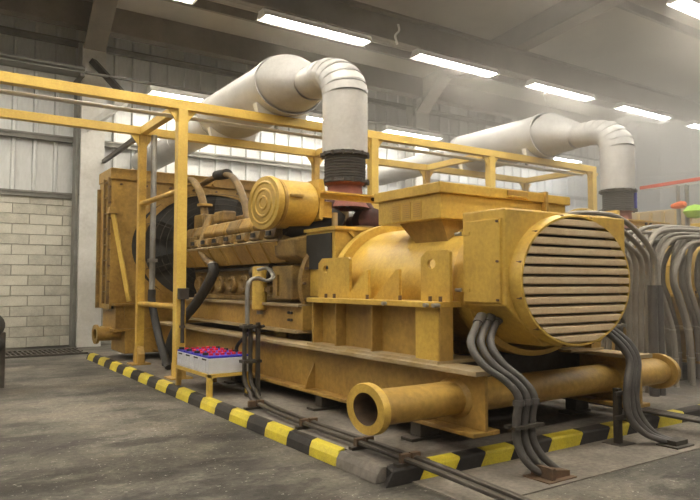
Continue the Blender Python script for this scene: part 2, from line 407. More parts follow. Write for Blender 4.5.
tag(MB().beam((3.28, 14.18, 3.86), (2.88, RB + .06, 3.6), .07, .07).build('diagonal_stay', 'iron'), 'dark diagonal stay between the white column and the yellow rack', 'brace')
rd = thing('riser_conduit', 'pale vertical conduit beside the yellow post with a black hose below', 'conduit', (2.99, 9.75, PZ))
MB().cyl((2.99, 9.76, 1.2), (2.99, 9.76, 3.54), .045, 10).build('riser_pipe', 'steel', rd, True)
B(2.93, 3.05, 9.70, 9.82, 1.62, 1.67).build('clip', 'steel', rd)
MB().sweep(spline([(2.99, 9.76, 1.21), (2.99, 9.74, 1.0), (3.0, 9.45, .55), (3.0, 9.1, .22), (3.0, 8.95, .14)]), .06, 10).build('hose', 'dark', rd, True)

# ------------------------------------------------------------------ generator set
CX = 4.31
G = thing('generator_set', 'big ochre diesel generator set behind the striped kerb, louvred end facing out', 'generator', (CX, 7, PZ), 'diesel generator sets')
def part(mb, name, m, par=None, smooth=False, bevel=0): return mb.build(name, m, par or G, smooth, bevel)
def mirror(f):
    f(1); f(-1)
# skid
for sx in (-1, 1):
    wx = CX + sx * .935
    b = MB().box(wx - .015, wx + .015, 3.3, 10.5, .26, .655)
    b.box(wx - .13, wx + .13, 3.3, 10.5, .23, .262)
    sk = part(b, 'skid_beam', 'skid', bevel=.005)
    B(wx - .13, wx + .13, 3.27, 10.5, .655, .69).build('top_flange', 'dust', sk, bevel=.005)
    for yy in (3.42, 5.2, 7.2, 9.2):
        MB().prism([(wx - .015, .262), (wx - .125, .262), (wx - .10, .35), (wx - .015, .52)], 1, yy + .42, yy + .44).build('web_gusset', 'skid', sk)
    for yy in (3.95, 5.4, 7.4, 9.6):
        m_ = MB().box(wx - .20, wx + .10, yy - .07, yy + .07, PZ, PZ + .025); m_.box(wx - .11, wx + .08, yy - .06, yy + .06, PZ + .025, .23)
        part(m_, 'vibration_mount', 'iron', bevel=.006)
for yy in (3.98, 6.2, 10.2):
    part(B(CX - .92, CX + .92, yy - .07, yy + .07, .47, .66), 'cross_member', 'iron')
part(B(CX - .92, CX + .92, 3.86, 4.10, .66, .70), 'cross_member', 'iron')
part(B(CX - .9, CX + .9, 4.2, 9.9, .25, .28), 'drip_tray', 'iron')
# header pipe through the skid
def hpipe():
    p = MB().sweep([(2.6, 3.62, .455), (6.02, 3.62, .455)], .16, 28, False)
    o = part(p, 'header_pipe', 'skid', smooth=True)
    fl_ = MB().lathe((2.555, 3.62, .455), (6, 3.62, .455), [(.05, .15), (0, .145), (0, .222), (.012, .228), (.05, .228), (.055, .15)], 32)
    fl_.build('pipe_flange', 'ochre', o, True)
    MB().lathe((2.56, 3.62, .455), (6, 3.62, .455), [(0, .145), (.9, .145), (.9, .0)], 28).build('pipe_bore', 'rust', o, True)
    MB().lathe((6.0, 3.62, .455), (7, 3.62, .455), [(-.01, .15), (0, .222), (.05, .222), (.08, .18), (.10, 0)], 32).build('pipe_flange', 'skid', o, True)
    for sx in (-1, 1):
        wx = CX + sx * .935
        MB().lathe((wx - .05, 3.62, .455), (wx + 1, 3.62, .455), [(0, .155), (.03, .195), (.07, .195), (.1, .155)], 28).build('weld_collar', 'skid', o, True)
hpipe()
# alternator
AZ = 1.31
bar = part(MB().lathe((CX, 3.62, AZ), (CX, 6, AZ), [(0, .74), (.02, .80), (.16, .80), (.20, .77), (.24, .72), (1.80, .72), (1.80, .82), (1.90, .82), (1.90, .5)], 48), 'alternator_barrel', 'ochre', smooth=True)
for sx in (-1, 1):
    def X(a): return CX + sx * a
    lo = lambda a, b_: (min(X(a), X(b_)), max(X(a), X(b_)))
    pd = part(MB().box(*lo(.55, 1.03), 3.73, 5.66, 1.115, 1.16), 'pedestal', 'ochre', bevel=.005)
    B(*lo(.85, .87), 3.74, 5.64, .70, 1.115).build('back_plate', 'skid', pd)
    B(*lo(.55, 1.02), 3.72, 5.66, .69, .712).build('foot_plate', 'dust', pd)
    for yy in (3.74, 4.62, 5.2, 5.62):
        B(*lo(.85, .98), yy - .012, yy + .012, .712, 1.115).build('stiffener', 'skid', pd)
    B(*lo(.95, .98), 3.74, 4.02, .712, 1.115).build('corner_plate', 'ochre', pd)
    def lug(y0, y1, z1, cy):
        poly = [(y0, 1.16), (y1, 1.16), (y1, z1 - .05), (y1 - .07, z1), (y0 + .02, z1), (y0, z1 - .02)]
        MB().holed(0, *lo(.86, .89), poly, (cy, z1 - .105), .05, .04, 24).build('lifting_lug', 'ochre', bar)
    lug(3.72, 4.06, 1.56, 3.93); lug(5.10, 5.66, 1.55, 5.52)
    for yy in (4.35, 4.80):
        MB().prism([(yy, 1.16), (yy, 1.42), (yy + .04, 1.42), (yy + .36, 1.17), (yy + .36, 1.16)], 0, *lo(.86, .885)).build('fin', 'ochre', bar)
    for yy in (3.78, 3.9, 4.28, 4.75, 5.3, 5.45):
        MB().cyl((X(.93), yy, 1.155), (X(.93), yy, 1.20), .015, 8).build('bolt', 'rust', pd)
    for yy in (3.72, 3.82, 4.35): MB().cyl((X(1.0), yy, 1.135), (X(1.06), yy, 1.135), .022, 8).build('bolt', 'steel', pd)
# adaptor housing with dark guard
ad = part(B(3.56, 5.06, 5.56, 6.15, 1.16, 1.87), 'adaptor_housing', 'ochre', bevel=.008)
B(3.545, 3.56, 5.62, 6.12, 1.45, 1.82).build('guard_mesh', 'dark', ad)
MB().prism([(3.7, 1.83), (3.74, 1.83), (4.15, 1.5), (4.11, 1.5)], 1, 5.535, 5.56).build('diagonal_rib', 'ochre', ad)
B(3.54, 5.08, 5.53, 6.17, 1.85, 1.885).build('housing_lid', 'ochre', ad)
# terminal box
tb = part(B(3.60, 5.20, 4.02, 4.88, 1.84, 2.05), 'terminal_box', 'ochre', bevel=.008)
lid = B(3.57, 4.86, 3.99, 4.91, 2.05, 2.14).build('box_lid', 'ochre', tb, bevel=.008)
B(4.88, 5.24, 3.99, 4.91, 2.05, 2.13).build('box_lid', 'ochre', tb, bevel=.008)
B(4.36, 4.62, 3.975, 3.99, 2.085, 2.125).build('recessed_handle', 'skid', lid)
B(4.36, 4.62, 3.97, 3.99, 2.07, 2.083).build('lid_trim', 'ochre', lid)
B(4.85, 4.885, 3.965, 4.93, 1.83, 2.15).build('joint_strip', 'skid', tb)
nk = MB(); nk.add([(3.68, 4.1, 1.84), (5.0, 4.1, 1.84), (5.0, 4.66, 1.84), (3.68, 4.66, 1.84), (3.78, 4.1, 1.62), (4.8, 4.1, 1.62), (4.8, 4.50, 1.62), (3.78, 4.50, 1.62)],
                  [(0, 1, 2, 3), (7, 6, 5, 4), (0, 4, 5, 1), (1, 5, 6, 2), (2, 6, 7, 3), (3, 7, 4, 0)]); nk.build('box_neck', 'skid', tb)
for i in range(3):
    y0 = 4.66 - i * .145
    pl = B(3.594, 3.6, y0 - .11, y0, 1.86, 2.01).build('instruction_label', 'tape', tb)
    g = MB()
    for k in range(7): g.box(3.592, 3.5945, y0 - .10 + .01 * (k % 3 == 2), y0 - .01, 1.875 + k * .018, 1.881 + k * .018)
    g.build('print_line', 'skid', pl)
# end housing
hx0, hx1 = 3.52, 4.97
eh = part(MB().prism([(hx0, 1.14), (3.92, .83), (4.62, .83), (hx1, 1.14), (hx1, 1.845), (hx0, 1.845)], 1, 3.245, 3.68), 'end_housing', 'ochre', bevel=.012)
dn_ = B(3.50, 3.525, 3.28, 3.65, 1.16, 1.77).build('access_door', 'ochre', eh, bevel=.004)
for z in (1.25, 1.68): MB().cyl((3.49, 3.66, z), (3.49, 3.72, z), .02, 8).build('hinge', 'steel', dn_) ; B(3.492, 3.51, 3.58, 3.68, z - .012, z + .012).build('hinge_leaf', 'ochre', dn_)
for z in (1.18, 1.46, 1.75): MB().cyl((3.49, 3.30, z), (3.51, 3.30, z), .013, 8).build('screw', 'rust', dn_)
LZc, LR, LX = 1.325, .64, 4.23
col_ = MB().lathe((LX, 3.15, LZc), (LX, 4, LZc), [(.10, LR + .035), (.03, LR + .03), (.0, LR + .015), (.0, LR - .004), (.10, LR - .004)], 64).build('louvre_collar', 'ochre', eh, True)
MB().lathe((LX, 3.235, LZc), (LX, 4, LZc), [(0, LR), (0, .0)], 48).build('louvre_backing', 'black', eh)
NS = 13; pitch = 2 * (LR - .012) / S / NS
for i in range(NS):
    zc = LZc - (LR - .012) / S + pitch * (i + .5)
    prof = [(3.148, zc - pitch * .30), (3.156, zc - pitch * .42), (3.222, zc + pitch * .36), (3.214, zc + pitch * .46), (3.158, zc + pitch * .30), (3.148, zc + pitch * .22)]
    hw = [math.sqrt(max(.004, (LR - .006) ** 2 - ((z - LZc) * S) ** 2)) for _, z in prof]
    v = [(LX - h_, y_, z_) for (y_, z_), h_ in zip(prof, hw)] + [(LX + h_, y_, z_) for (y_, z_), h_ in zip(prof, hw)]
    MB().add(v, [tuple(range(5, -1, -1)), tuple(range(6, 12))] + [(j, (j + 1) % 6, 6 + (j + 1) % 6, 6 + j) for j in range(6)]).build('louvre_slat', 'slat', eh)
for k in range(12):
    a = 2 * math.pi * (k + .5) / 12
    p = (LX + math.cos(a) * (LR + .02), 3.20, LZc + math.sin(a) * (LR + .02) / S)
    MB().cyl((p[0], 3.16, p[2]), (p[0], 3.2, p[2]), .012, 8).build('screw', 'rust', col_)
# radiator
RY = 10.6
rx0, rx1 = CX - 1.70, CX + 1.70
rad = part(MB().holed(1, RY, RY + .05, [(rx0, .95), (rx1, .95), (rx1, 2.95), (rx0, 2.95)], (CX, 1.9), 1.40, .95, 72), 'radiator_shroud', 'skid')
MB().lathe((CX, RY - .02, 1.9), (CX, 12, 1.9), [(0, 1.32), (0, 1.26), (.0, 1.22), (.35, 1.22)], 64).build('fan_ring', 'skid', rad, True)
B(rx0, rx1, RY + .05, RY + .72, .9, 2.95).build('radiator_core', 'dark', rad)
tp = part(B(rx0 - .05, rx1 + .05, RY - .05, RY + .75, 2.95, 3.13), 'top_tank', 'skid', bevel=.01)
for xx in (rx0 + .42, CX, rx1 - .5):
    MB().cyl((xx, RY - .09, 3.0), (xx, RY - .05, 3.0), .07, 12).build('lifting_eye', 'skid', tp)
for sx in (-1, 1):
    xa = CX + sx * 1.70
    lo = lambda a, b_: (min(xa + sx * a, xa + sx * b_), max(xa + sx * a, xa + sx * b_))
    sd = part(B(*lo(0, .03), RY - .0, RY + .75, .9, 2.98), 'side_frame', 'skid')
    B(*lo(0, .07), RY + .02, RY + .06, .98, 2.98).build('side_flange', 'engine', sd)
    B(*lo(0, .07), RY + .30, RY + .34, .98, 2.98).build('side_flange', 'engine', sd)
    B(*lo(0, .08), RY + .66, RY + .72, .9, 2.86).build('side_flange', 'engine', sd)
    for k in range(8):
        z = 1.08 + .25 * k
        MB().cyl((xa + sx * .045, RY - .0, z), (xa + sx * .045, RY + .03, z), .022, 8).build('bolt', 'rust', sd)
        B(*lo(.0, .06), RY + .06, RY + .30, z + .08, z + .1).build('side_rib', 'engine', sd)
for k in range(9):
    xx = rx0 + .12 + k * .4
    MB().cyl((xx, RY - .03, 2.88), (xx, RY, 2.88), .022, 8).build('bolt', 'rust', rad)
bs = part(B(2.80, 5.82, RY - .12, RY + .72, .2, .56), 'radiator_base', 'skid', bevel=.008)
B(2.66, 5.96, RY - .08, RY + .74, .58, .96).build('base_box', 'skid', bs, bevel=.008)
B(2.62, 6.0, RY - .14, RY + .76, .555, .59).build('base_flange', 'skid', bs)
B(2.62, 6.0, RY - .16, RY + .76, .95, .985).build('base_flange', 'skid', bs)
MB().prism([(RY - .16, .96), (RY - .16, .70), (RY - .06, .96)], 0, 2.78, 2.80).build('base_gusset', 'skid', bs)
MB().lathe((2.42, RY + .22, .50), (4, RY + .22, .50), [(.06, .13), (0, .11), (0, .20), (.04, .20), (.045, .145), (.4, .145)], 24).build('drain_stub', 'skid', bs, True)
part(MB().beam((2.60, RY - .05, 2.42), (2.83, RY - .20, 1.02), .06, .06), 'stay_rod', 'rail')
part(MB().prism([(2.52, 2.40), (2.66, 2.40), (2.62, 2.5), (2.54, 2.5)], 1, RY - .12, RY), 'stay_lug', 'skid')
# fan with guard
fan = part(MB().lathe((CX, 10.30, 1.9), (CX, 11, 1.9), [(0, 0), (0, .20), (.12, .24), (.26, .24), (.26, 0)], 24), 'fan_hub', 'iron', smooth=True)
for k in range(9):
    a = 2 * math.pi * k / 9; ca, sa = math.cos(a), math.sin(a)
    def q(r, s_, y): return (CX + ca * r - sa * s_, y, 1.9 + (sa * r + ca * s_) / S)
    v = [q(.2, -.10, 10.40), q(.2, .10, 10.52), q(1.16, .20, 10.54), q(1.16, -.16, 10.40)]
    v += [(x, y + .012, z) for x, y, z in v]
    MB().add(v, [(0, 1, 2, 3), (7, 6, 5, 4), (0, 4, 5, 1), (1, 5, 6, 2), (2, 6, 7, 3), (3, 7, 4, 0)]).build('fan_blade', 'dark', fan)
gd = MB()
for r in [.3 + .11 * k for k in range(9)]:
    pts = [(CX + math.cos(a) * r, 10.22, 1.9 + math.sin(a) * r / S) for a in [2 * math.pi * k / 40 for k in range(41)]]
    gd.sweep(pts, .006, 4, False)
for k in range(8):
    a = 2 * math.pi * (k + .5) / 8
    gd.sweep([(CX + math.cos(a) * .25, 10.22, 1.9 + math.sin(a) * .25 / S), (CX + math.cos(a) * 1.24, 10.22, 1.9 + math.sin(a) * 1.24 / S), (CX + math.cos(a) * 1.26, 10.58, 1.9 + math.sin(a) * 1.26 / S)], .008, 4, False)
part(gd, 'fan_guard', 'iron')
# engine
E0, E1 = 6.42, 9.75
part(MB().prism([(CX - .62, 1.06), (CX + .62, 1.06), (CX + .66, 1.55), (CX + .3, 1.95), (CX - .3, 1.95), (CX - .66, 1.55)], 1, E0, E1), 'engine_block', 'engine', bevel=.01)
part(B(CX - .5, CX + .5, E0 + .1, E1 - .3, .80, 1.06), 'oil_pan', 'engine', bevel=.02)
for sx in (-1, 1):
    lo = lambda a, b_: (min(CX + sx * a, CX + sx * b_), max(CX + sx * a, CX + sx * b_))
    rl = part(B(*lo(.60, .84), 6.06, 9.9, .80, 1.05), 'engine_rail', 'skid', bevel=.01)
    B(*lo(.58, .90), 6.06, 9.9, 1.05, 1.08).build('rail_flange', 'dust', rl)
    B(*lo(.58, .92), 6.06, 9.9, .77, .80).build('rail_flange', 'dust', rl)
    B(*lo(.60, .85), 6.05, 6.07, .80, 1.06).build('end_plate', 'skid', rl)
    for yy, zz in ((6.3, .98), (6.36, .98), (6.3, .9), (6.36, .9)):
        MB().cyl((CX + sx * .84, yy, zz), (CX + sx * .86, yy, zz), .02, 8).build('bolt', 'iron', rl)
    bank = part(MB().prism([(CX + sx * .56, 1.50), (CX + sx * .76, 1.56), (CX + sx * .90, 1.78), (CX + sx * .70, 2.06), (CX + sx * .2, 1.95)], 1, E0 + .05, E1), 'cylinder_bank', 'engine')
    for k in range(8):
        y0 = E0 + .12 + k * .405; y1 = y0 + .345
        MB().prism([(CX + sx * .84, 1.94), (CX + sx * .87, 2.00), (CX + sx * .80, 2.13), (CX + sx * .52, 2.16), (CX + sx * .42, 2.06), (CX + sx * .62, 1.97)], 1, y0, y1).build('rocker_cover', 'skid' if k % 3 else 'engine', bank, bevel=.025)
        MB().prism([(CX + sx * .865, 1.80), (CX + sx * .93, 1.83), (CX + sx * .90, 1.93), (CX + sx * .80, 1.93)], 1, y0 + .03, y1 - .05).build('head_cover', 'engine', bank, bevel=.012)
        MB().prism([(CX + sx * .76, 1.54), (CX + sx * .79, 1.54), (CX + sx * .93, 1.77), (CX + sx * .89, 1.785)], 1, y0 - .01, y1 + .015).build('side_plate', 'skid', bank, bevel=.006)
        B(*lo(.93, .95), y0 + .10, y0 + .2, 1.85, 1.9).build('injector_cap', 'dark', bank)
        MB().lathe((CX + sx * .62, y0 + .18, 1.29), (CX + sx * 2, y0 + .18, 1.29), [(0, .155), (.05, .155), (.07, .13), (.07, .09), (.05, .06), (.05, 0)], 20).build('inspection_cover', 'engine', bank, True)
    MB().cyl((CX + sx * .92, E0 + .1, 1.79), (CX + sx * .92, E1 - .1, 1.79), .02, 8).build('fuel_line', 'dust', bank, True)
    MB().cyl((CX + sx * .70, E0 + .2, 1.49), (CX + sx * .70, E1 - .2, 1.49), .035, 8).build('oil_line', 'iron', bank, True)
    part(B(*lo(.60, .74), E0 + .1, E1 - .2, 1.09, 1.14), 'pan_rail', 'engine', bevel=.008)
# flywheel housing
fw = part(MB().lathe((CX, 6.06, 1.30), (CX, 7, 1.30), [(0, .5), (0, .86), (.05, .88), (.08, .80), (.34, .72), (.42, .6)], 40), 'flywheel_housing', 'engine', smooth=True)
for k in range(24):
    a = 2 * math.pi * k / 24
    MB().cyl((CX + math.cos(a) * .83, 6.03, 1.3 + math.sin(a) * .83 / S), (CX + math.cos(a) * .83, 6.06, 1.3 + math.sin(a) * .83 / S), .02, 6).build('bolt', 'rust', fw)
st = part(B(3.47, 3.75, 6.30, 6.78, 1.12, 1.50), 'mount_block', 'engine', bevel=.015)
B(3.44, 3.47, 6.60, 6.64, 1.16, 1.40).build('mount_rib', 'engine', st); B(3.44, 3.72, 6.78, 7.05, 1.2, 1.26).build('mount_arm', 'engine', st)
part(MB().prism([(3.62, 1.52), (3.42, 1.60), (3.40, 1.78), (3.7, 1.86)], 1, 6.12, 6.62), 'intercooler_end', 'engine', bevel=.02)
part(MB().cyl((3.58, 6.9, 1.38), (3.58, 7.4, 1.44), .12, 14).cyl((3.6, 7.0, 1.5), (3.6, 7.3, 1.5), .07, 10), 'starter_motor', 'iron', smooth=True)
# oil filter canister
fc = part(MB().lathe((3.42, 7.0, .985), (3.42, 7.0, 2), [(0, .0), (0, .07), (.02, .088), (.66, .088), (.68, .08), (.68, 0)], 20), 'filter_canister', 'ochre', smooth=True)
MB().lathe((3.42, 7.0, 1.33), (3.42, 7.0, 2), [(0, .088), (.005, .094), (.02, .094), (.025, .088)], 20).build('canister_band', 'skid', fc, True)
MB().cyl((3.42, 7.0, .94), (3.42, 7.0, .985), .035, 10).build('drain_cock', 'steel', fc)
B(3.42, 3.62, 6.97, 7.03, 1.28, 1.34).build('canister_bracket', 'engine', fc)
# air cleaner
ac = part(MB().lathe((3.2, 6.48, 2.19), (4.2, 6.48, 2.19), [(.06, .0), (.06, .36), (.06, .36), (.50, .36), (.52, .33), (.52, 0)], 40), 'air_cleaner', 'ochre', smooth=True)
cv = MB().lathe((3.2, 6.48, 2.19), (4.2, 6.48, 2.19), [(.0, 0), (.0, .07), (-.012, .08), (-.012, .10), (.0, .11), (.0, .17), (-.012, .185), (-.012, .205), (.0, .22), (.0, .28), (-.012, .295), (-.012, .31), (.0, .325), (.0, .385), (.025, .395), (.06, .395), (.075, .365)], 40).build('end_cover', 'ochre', ac, True)
B(3.34, 3.50, 6.09, 6.13, 2.235, 2.26).build('latch', 'skid', ac)
MB().lathe((3.28, 6.48, 2.19), (4.2, 6.48, 2.19), [(0, .36), (.01, .375), (.04, .375), (.05, .36)], 40).build('clamp_band', 'skid', ac, True)
part(MB().sweep(spline([(3.5, 6.5, 1.95), (3.75, 6.45, 1.9), (4.0, 6.4, 2.0), (4.1, 6.45, 2.1)]), .15, 14), 'intake_duct', 'black', smooth=True)
part(MB().prism([(3.72, 2.02), (3.76, 2.0), (3.80, 2.32), (3.77, 2.46), (3.72, 2.46)], 1, 6.14, 6.75), 'cleaner_bracket', 'ochre')
bmh = MB().box(3.70, 5.0, 6.10, 6.13, 2.235, 2.30); bmh.box(3.70, 5.0, 6.02, 6.13, 2.295, 2.312)
bm_ = part(bmh, 'support_channel', 'ochre')
for xx in (4.42, 4.55): MB().cyl((xx, 6.085, 2.275), (xx, 6.105, 2.275), .03, 10).build('channel_hole', 'black', bm_)
part(B(3.80, 3.92, 6.2, 6.36, 2.04, 2.22), 'bracket_block', 'ochre')
# exhaust manifold and turbochargers
mf = part(MB().lathe((CX, 6.52, 2.20), (CX, 6.52, 3), [(0, .30), (.12, .24), (.2, .215), (.36, .205), (.395, .24)], 28), 'exhaust_outlet', 'red', smooth=True)
for sx in (-1, 1):
    part(MB().lathe((CX + sx * .32, 6.36, 2.06), (CX + sx * .32, 7, 2.06), [(0, .0), (0, .13), (.03, .21), (.14, .23), (.22, .17), (.3, .12), (.45, .12)], 24), 'turbocharger', 'maroon', smooth=True)
    part(MB().sweep(spline([(CX + sx * .32, 6.5, 2.1), (CX + sx * .26, 6.5, 2.22), (CX + sx * .1, 6.52, 2.30)]), .12, 14), 'turbo_elbow', 'maroon', smooth=True)
    part(MB().cyl((CX + sx * .35, 6.2, 1.87), (CX + sx * .35, 6.2, 2.1), .035, 10), 'drain_tube', 'dust', smooth=True)
part(B(CX - .42, CX + .42, 6.25, 6.9, 1.86, 1.93), 'turbo_base', 'maroon')
part(MB().cyl((CX, 6.7, 2.05), (CX, 9.3, 2.05), .13, 14), 'exhaust_manifold', 'maroon', smooth=True)
part(B(CX - .36, CX + .36, 6.95, 9.2, 1.95, 2.30), 'aftercooler', 'engine', bevel=.03)
# coolant and crankcase pipes
pp = part(MB().sweep(spline([(3.74, 10.55, 3.02), (3.76, 10.2, 2.98), (3.80, 9.95, 2.75), (3.82, 9.82, 2.45), (3.82, 9.80, 2.12)]), .062, 14), 'coolant_pipe', 'engine', smooth=True)
for z in (2.52, 2.34):
    MB().cyl((3.82, 9.8, z), (3.82, 9.8, z + .035), .12, 14).build('pipe_clamp', 'skid', pp, True)
part(MB().sweep(spline([(4.05, 10.5, 2.98), (4.0, 9.9, 3.0), (3.95, 9.2, 2.95), (3.88, 8.7, 2.75), (3.85, 8.35, 2.4), (3.85, 8.25, 2.1)]), .055, 14), 'coolant_pipe', 'brown', smooth=True)
part(MB().cyl((3.95, 9.6, 3.0), (3.98, 9.3, 2.985), .10, 12), 'hose_joint', 'dark', smooth=True)
part(B(3.70, 3.92, 8.8, 9.15, 2.2, 2.36), 'breather_box', 'engine', bevel=.03)
part(B(3.62, 3.88, 9.4, 9.75, 2.12, 2.36), 'thermostat_housing', 'engine', bevel=.03)
part(B(3.40, 3.48, 9.15, 9.6, 1.84, 1.98), 'sensor_box', 'engine', bevel=.01)
bp_ = part(MB().sweep(spline([(3.60, 9.03, 2.28), (3.52, 9.0, 2.05), (3.45, 8.95, 1.80), (3.43, 8.75, 1.66), (3.42, 8.45, 1.56)]), .06, 12), 'breather_pipe', 'engine', smooth=True)
MB().sweep(spline([(3.42, 8.45, 1.56), (3.40, 8.40, 1.42), (3.30, 8.70, 1.05), (3.16, 9.1, .68), (3.10, 9.3, .30), (3.10, 9.35, .12)]), .075, 12).build('breather_hose', 'dark', bp_, True)
MB().cyl((3.42, 8.47, 1.565), (3.415, 8.43, 1.535), .07, 12).build('hose_clip', 'steel', bp_)

G2 = copy_tree(G, (5.5, 0, 0))
G2['label'] = 'ochre diesel generator set farther along, beyond the hanging cables'

# ------------------------------------------------------------------ exhaust stacks with silencers
def exhaust():
    zs = 4.07; zc = 3.93; r = .275
    t = thing('exhaust_duct', 'pale grey clad exhaust stack, elbow and silencer over the nearer generator set', 'exhaust duct', (CX, 6.52, 2.5), 'exhaust ducts')
    pr = [(0, .20), (0, .29), (.03, .29), (.03, .235)]
    for k in range(9): pr += [(.04 + k * .043, .236), (.05 + k * .043, .25), (.068 + k * .043, .25), (.078 + k * .043, .236)]
    pr += [(.435, .24), (.435, .29), (.475, .29), (.475, .24)]
    bl = MB().lathe((CX, 6.52, 2.50), (CX, 6.52, 3), pr, 36).build('bellows', 'bellow', t, True)
    for z in (2.515, 2.84):
        for k in range(14):
            a = 2 * math.pi * k / 14
            MB().cyl((CX + math.cos(a) * .285, 6.52 + math.sin(a) * .285, z - .025), (CX + math.cos(a) * .285, 6.52 + math.sin(a) * .285, z + .025), .018, 6).build('bolt', 'iron', bl)
    zt = zc - .46 / S
    sp = MB().lathe((CX, 6.52, 2.87), (CX, 6.52, 4), [(0, .2), (0, r), ((zt - 2.87) * S + .004, r)], 36).build('stack_pipe', 'tin', t, True)
    R = .46; N = 6
    pts = []
    for k in range(N + 1):
        a = math.pi / 2 * k / N
        pts.append((CX, 6.52 + R * (1 - math.cos(a)), zt + R * math.sin(a) / S))
    for k in range(N):
        MB().sweep([pts[k], pts[k + 1]], [r + .004, r + .004], 36, False).build('elbow_segment', 'tin', t, True)
    ye = 6.52 + R
    MB().sweep(pts, r - .002, 36, False).build('elbow_core', 'tin', t, True)
    for k in range(0, N + 1):
        d = Vector((0, math.sin(math.pi / 2 * k / N), math.cos(math.pi / 2 * k / N) / S)) * .004
        MB().sweep([tuple(Vector(pts[k]) - d), tuple(Vector(pts[k]) + d)], r + .007, 36).build('seam_band', 'tin', t, True)
    MB().sweep([(CX, ye - .02, zc), (CX, ye + .3, zc), (CX, ye + .32, zc)], r - .003, 36, False).build('neck', 'tin', t, True)
    ys = ye + .95
    MB().sweep([(CX, ye + .30, zc), (CX, ys, zs)], [r + .01, .53], 40, False).build('reducer', 'tin', t, True)
    zc = zs
    sl = MB().lathe((CX, ys, zc), (CX, 20, zc), [(-.02, .53), (-.02, .545), (.06, .545), (.06, .52), (2.12, .52), (2.12, .535), (2.18, .535), (2.18, .52), (2.55, .33)], 44).build('silencer', 'tin', t, True)
    for yy in (RF + .02, RB - .02):
        MB().prism([(CX - .38, RT), (CX + .38, RT), (CX + .42, RT + .14), (CX - .42, RT + .14)], 1, yy - .05, yy + .05).build('saddle', 'lampw', t)
    MB().cyl((CX + .15, 8.6, zc - .46), (CX + .15, 8.6, zc - .38), .03, 8).build('drain_plug', 'steel', sl)
    yo = ys + 2.5
    MB().sweep([(CX, yo, zc), (CX, 12.4, zc - .02), (CX, 14.75, zc - .04)], .32, 36).build('outlet_pipe', 'tin', t, True)
    for yy in (yo + .1, 12.2, 13.4):
        MB().lathe((CX, yy, zc), (CX, 20, zc), [(0, .31), (0, .335), (.04, .335), (.04, .31)], 36).build('seam_band', 'tin', t, True)
    return t
ex = exhaust()
ex2 = copy_tree(ex, (5.5, 0, 0)); ex2['label'] = 'pale exhaust stack, elbow and silencer over the farther generator set'

# ------------------------------------------------------------------ battery stand
bt = thing('battery_stand', 'low yellow steel stand under four white batteries', 'stand', (2.87, 7.1, PZ))
x0, x1, y0, y1 = 2.63, 3.13, 6.60, 7.62
for yy in (y0, y1 - .04): B(x0, x1, yy, yy + .04, .30, .335).build('frame_rail', 'rail', bt)
for xx in (x0, x1 - .04): B(xx, xx + .04, y0, y1, .30, .3345).build('frame_rail', 'rail', bt)
B(x0 + .03, x1 - .03, y0 + .03, y1 - .03, .32, .334).build('shelf', 'iron', bt)
for xx in (x0, x1 - .055):
    for yy in (y0, y1 - .055): B(xx, xx + .055, yy, yy + .055, PZ, .30).build('leg', 'rail' if yy == y0 else 'skid', bt, bevel=.004)
names = ['outermost, its long side in view', 'second from the exposed side', 'third from the exposed side', 'fourth, closest to the yellow post']
for i in range(4):
    ya = y0 + .02 + i * .25; yb = ya + .235
    t = thing('battery', 'white blue-lidded battery on the yellow stand, ' + names[i], 'battery', ((x0 + x1) / 2, (ya + yb) / 2, .335), 'batteries on the yellow stand')
    cs = B(x0 + .01, x1 - .01, ya, yb, .335, .50).build('case', 'batw', t, bevel=.008)
    for k in range(3): B(x0 + .002, x0 + .011, ya + .03 + k * .075, ya + .05 + k * .075, .36, .47).build('case_rib', 'batw', cs)
    B(x0 + .005, x0 + .012, ya + .06, yb - .06, .475, .49).build('grip', 'dark', cs)
    B(x0 + .012, x1 - .012, ya + .003, yb - .003, .50, .522).build('lid', 'batb', t, bevel=.006)
    for k in range(6):
        xx = x0 + .085 + k * .066
        MB().cyl((xx, (ya + yb) / 2 - .02 * (k % 2), .522), (xx, (ya + yb) / 2 - .02 * (k % 2), .545), .024, 10).build('vent_cap', 'red2', t, True)
    MB().cyl((x0 + .045, yb - .06, .522), (x0 + .045, yb - .06, .548), .032, 10).build('terminal', 'dark', t, True)
    MB().cyl((x1 - .05, ya + .06, .522), (x1 - .05, ya + .06, .545), .025, 10).build('terminal', 'dark', t, True)

# ------------------------------------------------------------------ conduits on the plinth
for k, xx in enumerate((2.735, 2.82)):
    z = .145
    pts = [(3.04 + .05 * k, 6.47, .9), (3.04 + .05 * k, 6.47, .34)]
    path = spline([(3.0 + .07 * k, 6.5, .86), (3.0 + .07 * k, 6.5, .5), (3.0 + .07 * k, 6.48, .25), (2.98 + .07 * k, 6.30, .155), (xx + .1, 5.9, z), (xx, 5.0, z), (xx, 3.6, z), (xx, 2.6, .12), (xx, 1.2, .05)], 6)
    tag(MB().sweep(path, .024, 8).build('floor_conduit', 'iron', None, True),
        ['dark conduit along the plinth and up the stand post, kerb side', 'dark conduit along the plinth and up the stand post, skid side'][k], 'conduit', 'conduits over the plinth')
for yy, n_ in ((5.75, 'near the battery stand'), (4.75, 'beside the long skid beam'), (3.95, 'beside the open pipe flange'), (3.42, 'on the worn kerb end')):
    t = thing('pipe_clamp', 'iron clamp bar holding the floor conduits ' + n_, 'clamp', (2.8, yy, PZ), 'conduit clamps')
    B(2.66, 2.93, yy - .025, yy + .025, PZ + .004, .122).build('clamp_bar', 'iron', t)
    for xx in (2.735, 2.82): B(xx - .035, xx + .035, yy - .02, yy + .02, .12, .178).build('saddle', 'rust', t)
sp_ = thing('stand_post', 'dark slotted steel stand post beside the batteries', 'post', (3.1, 6.45, PZ))
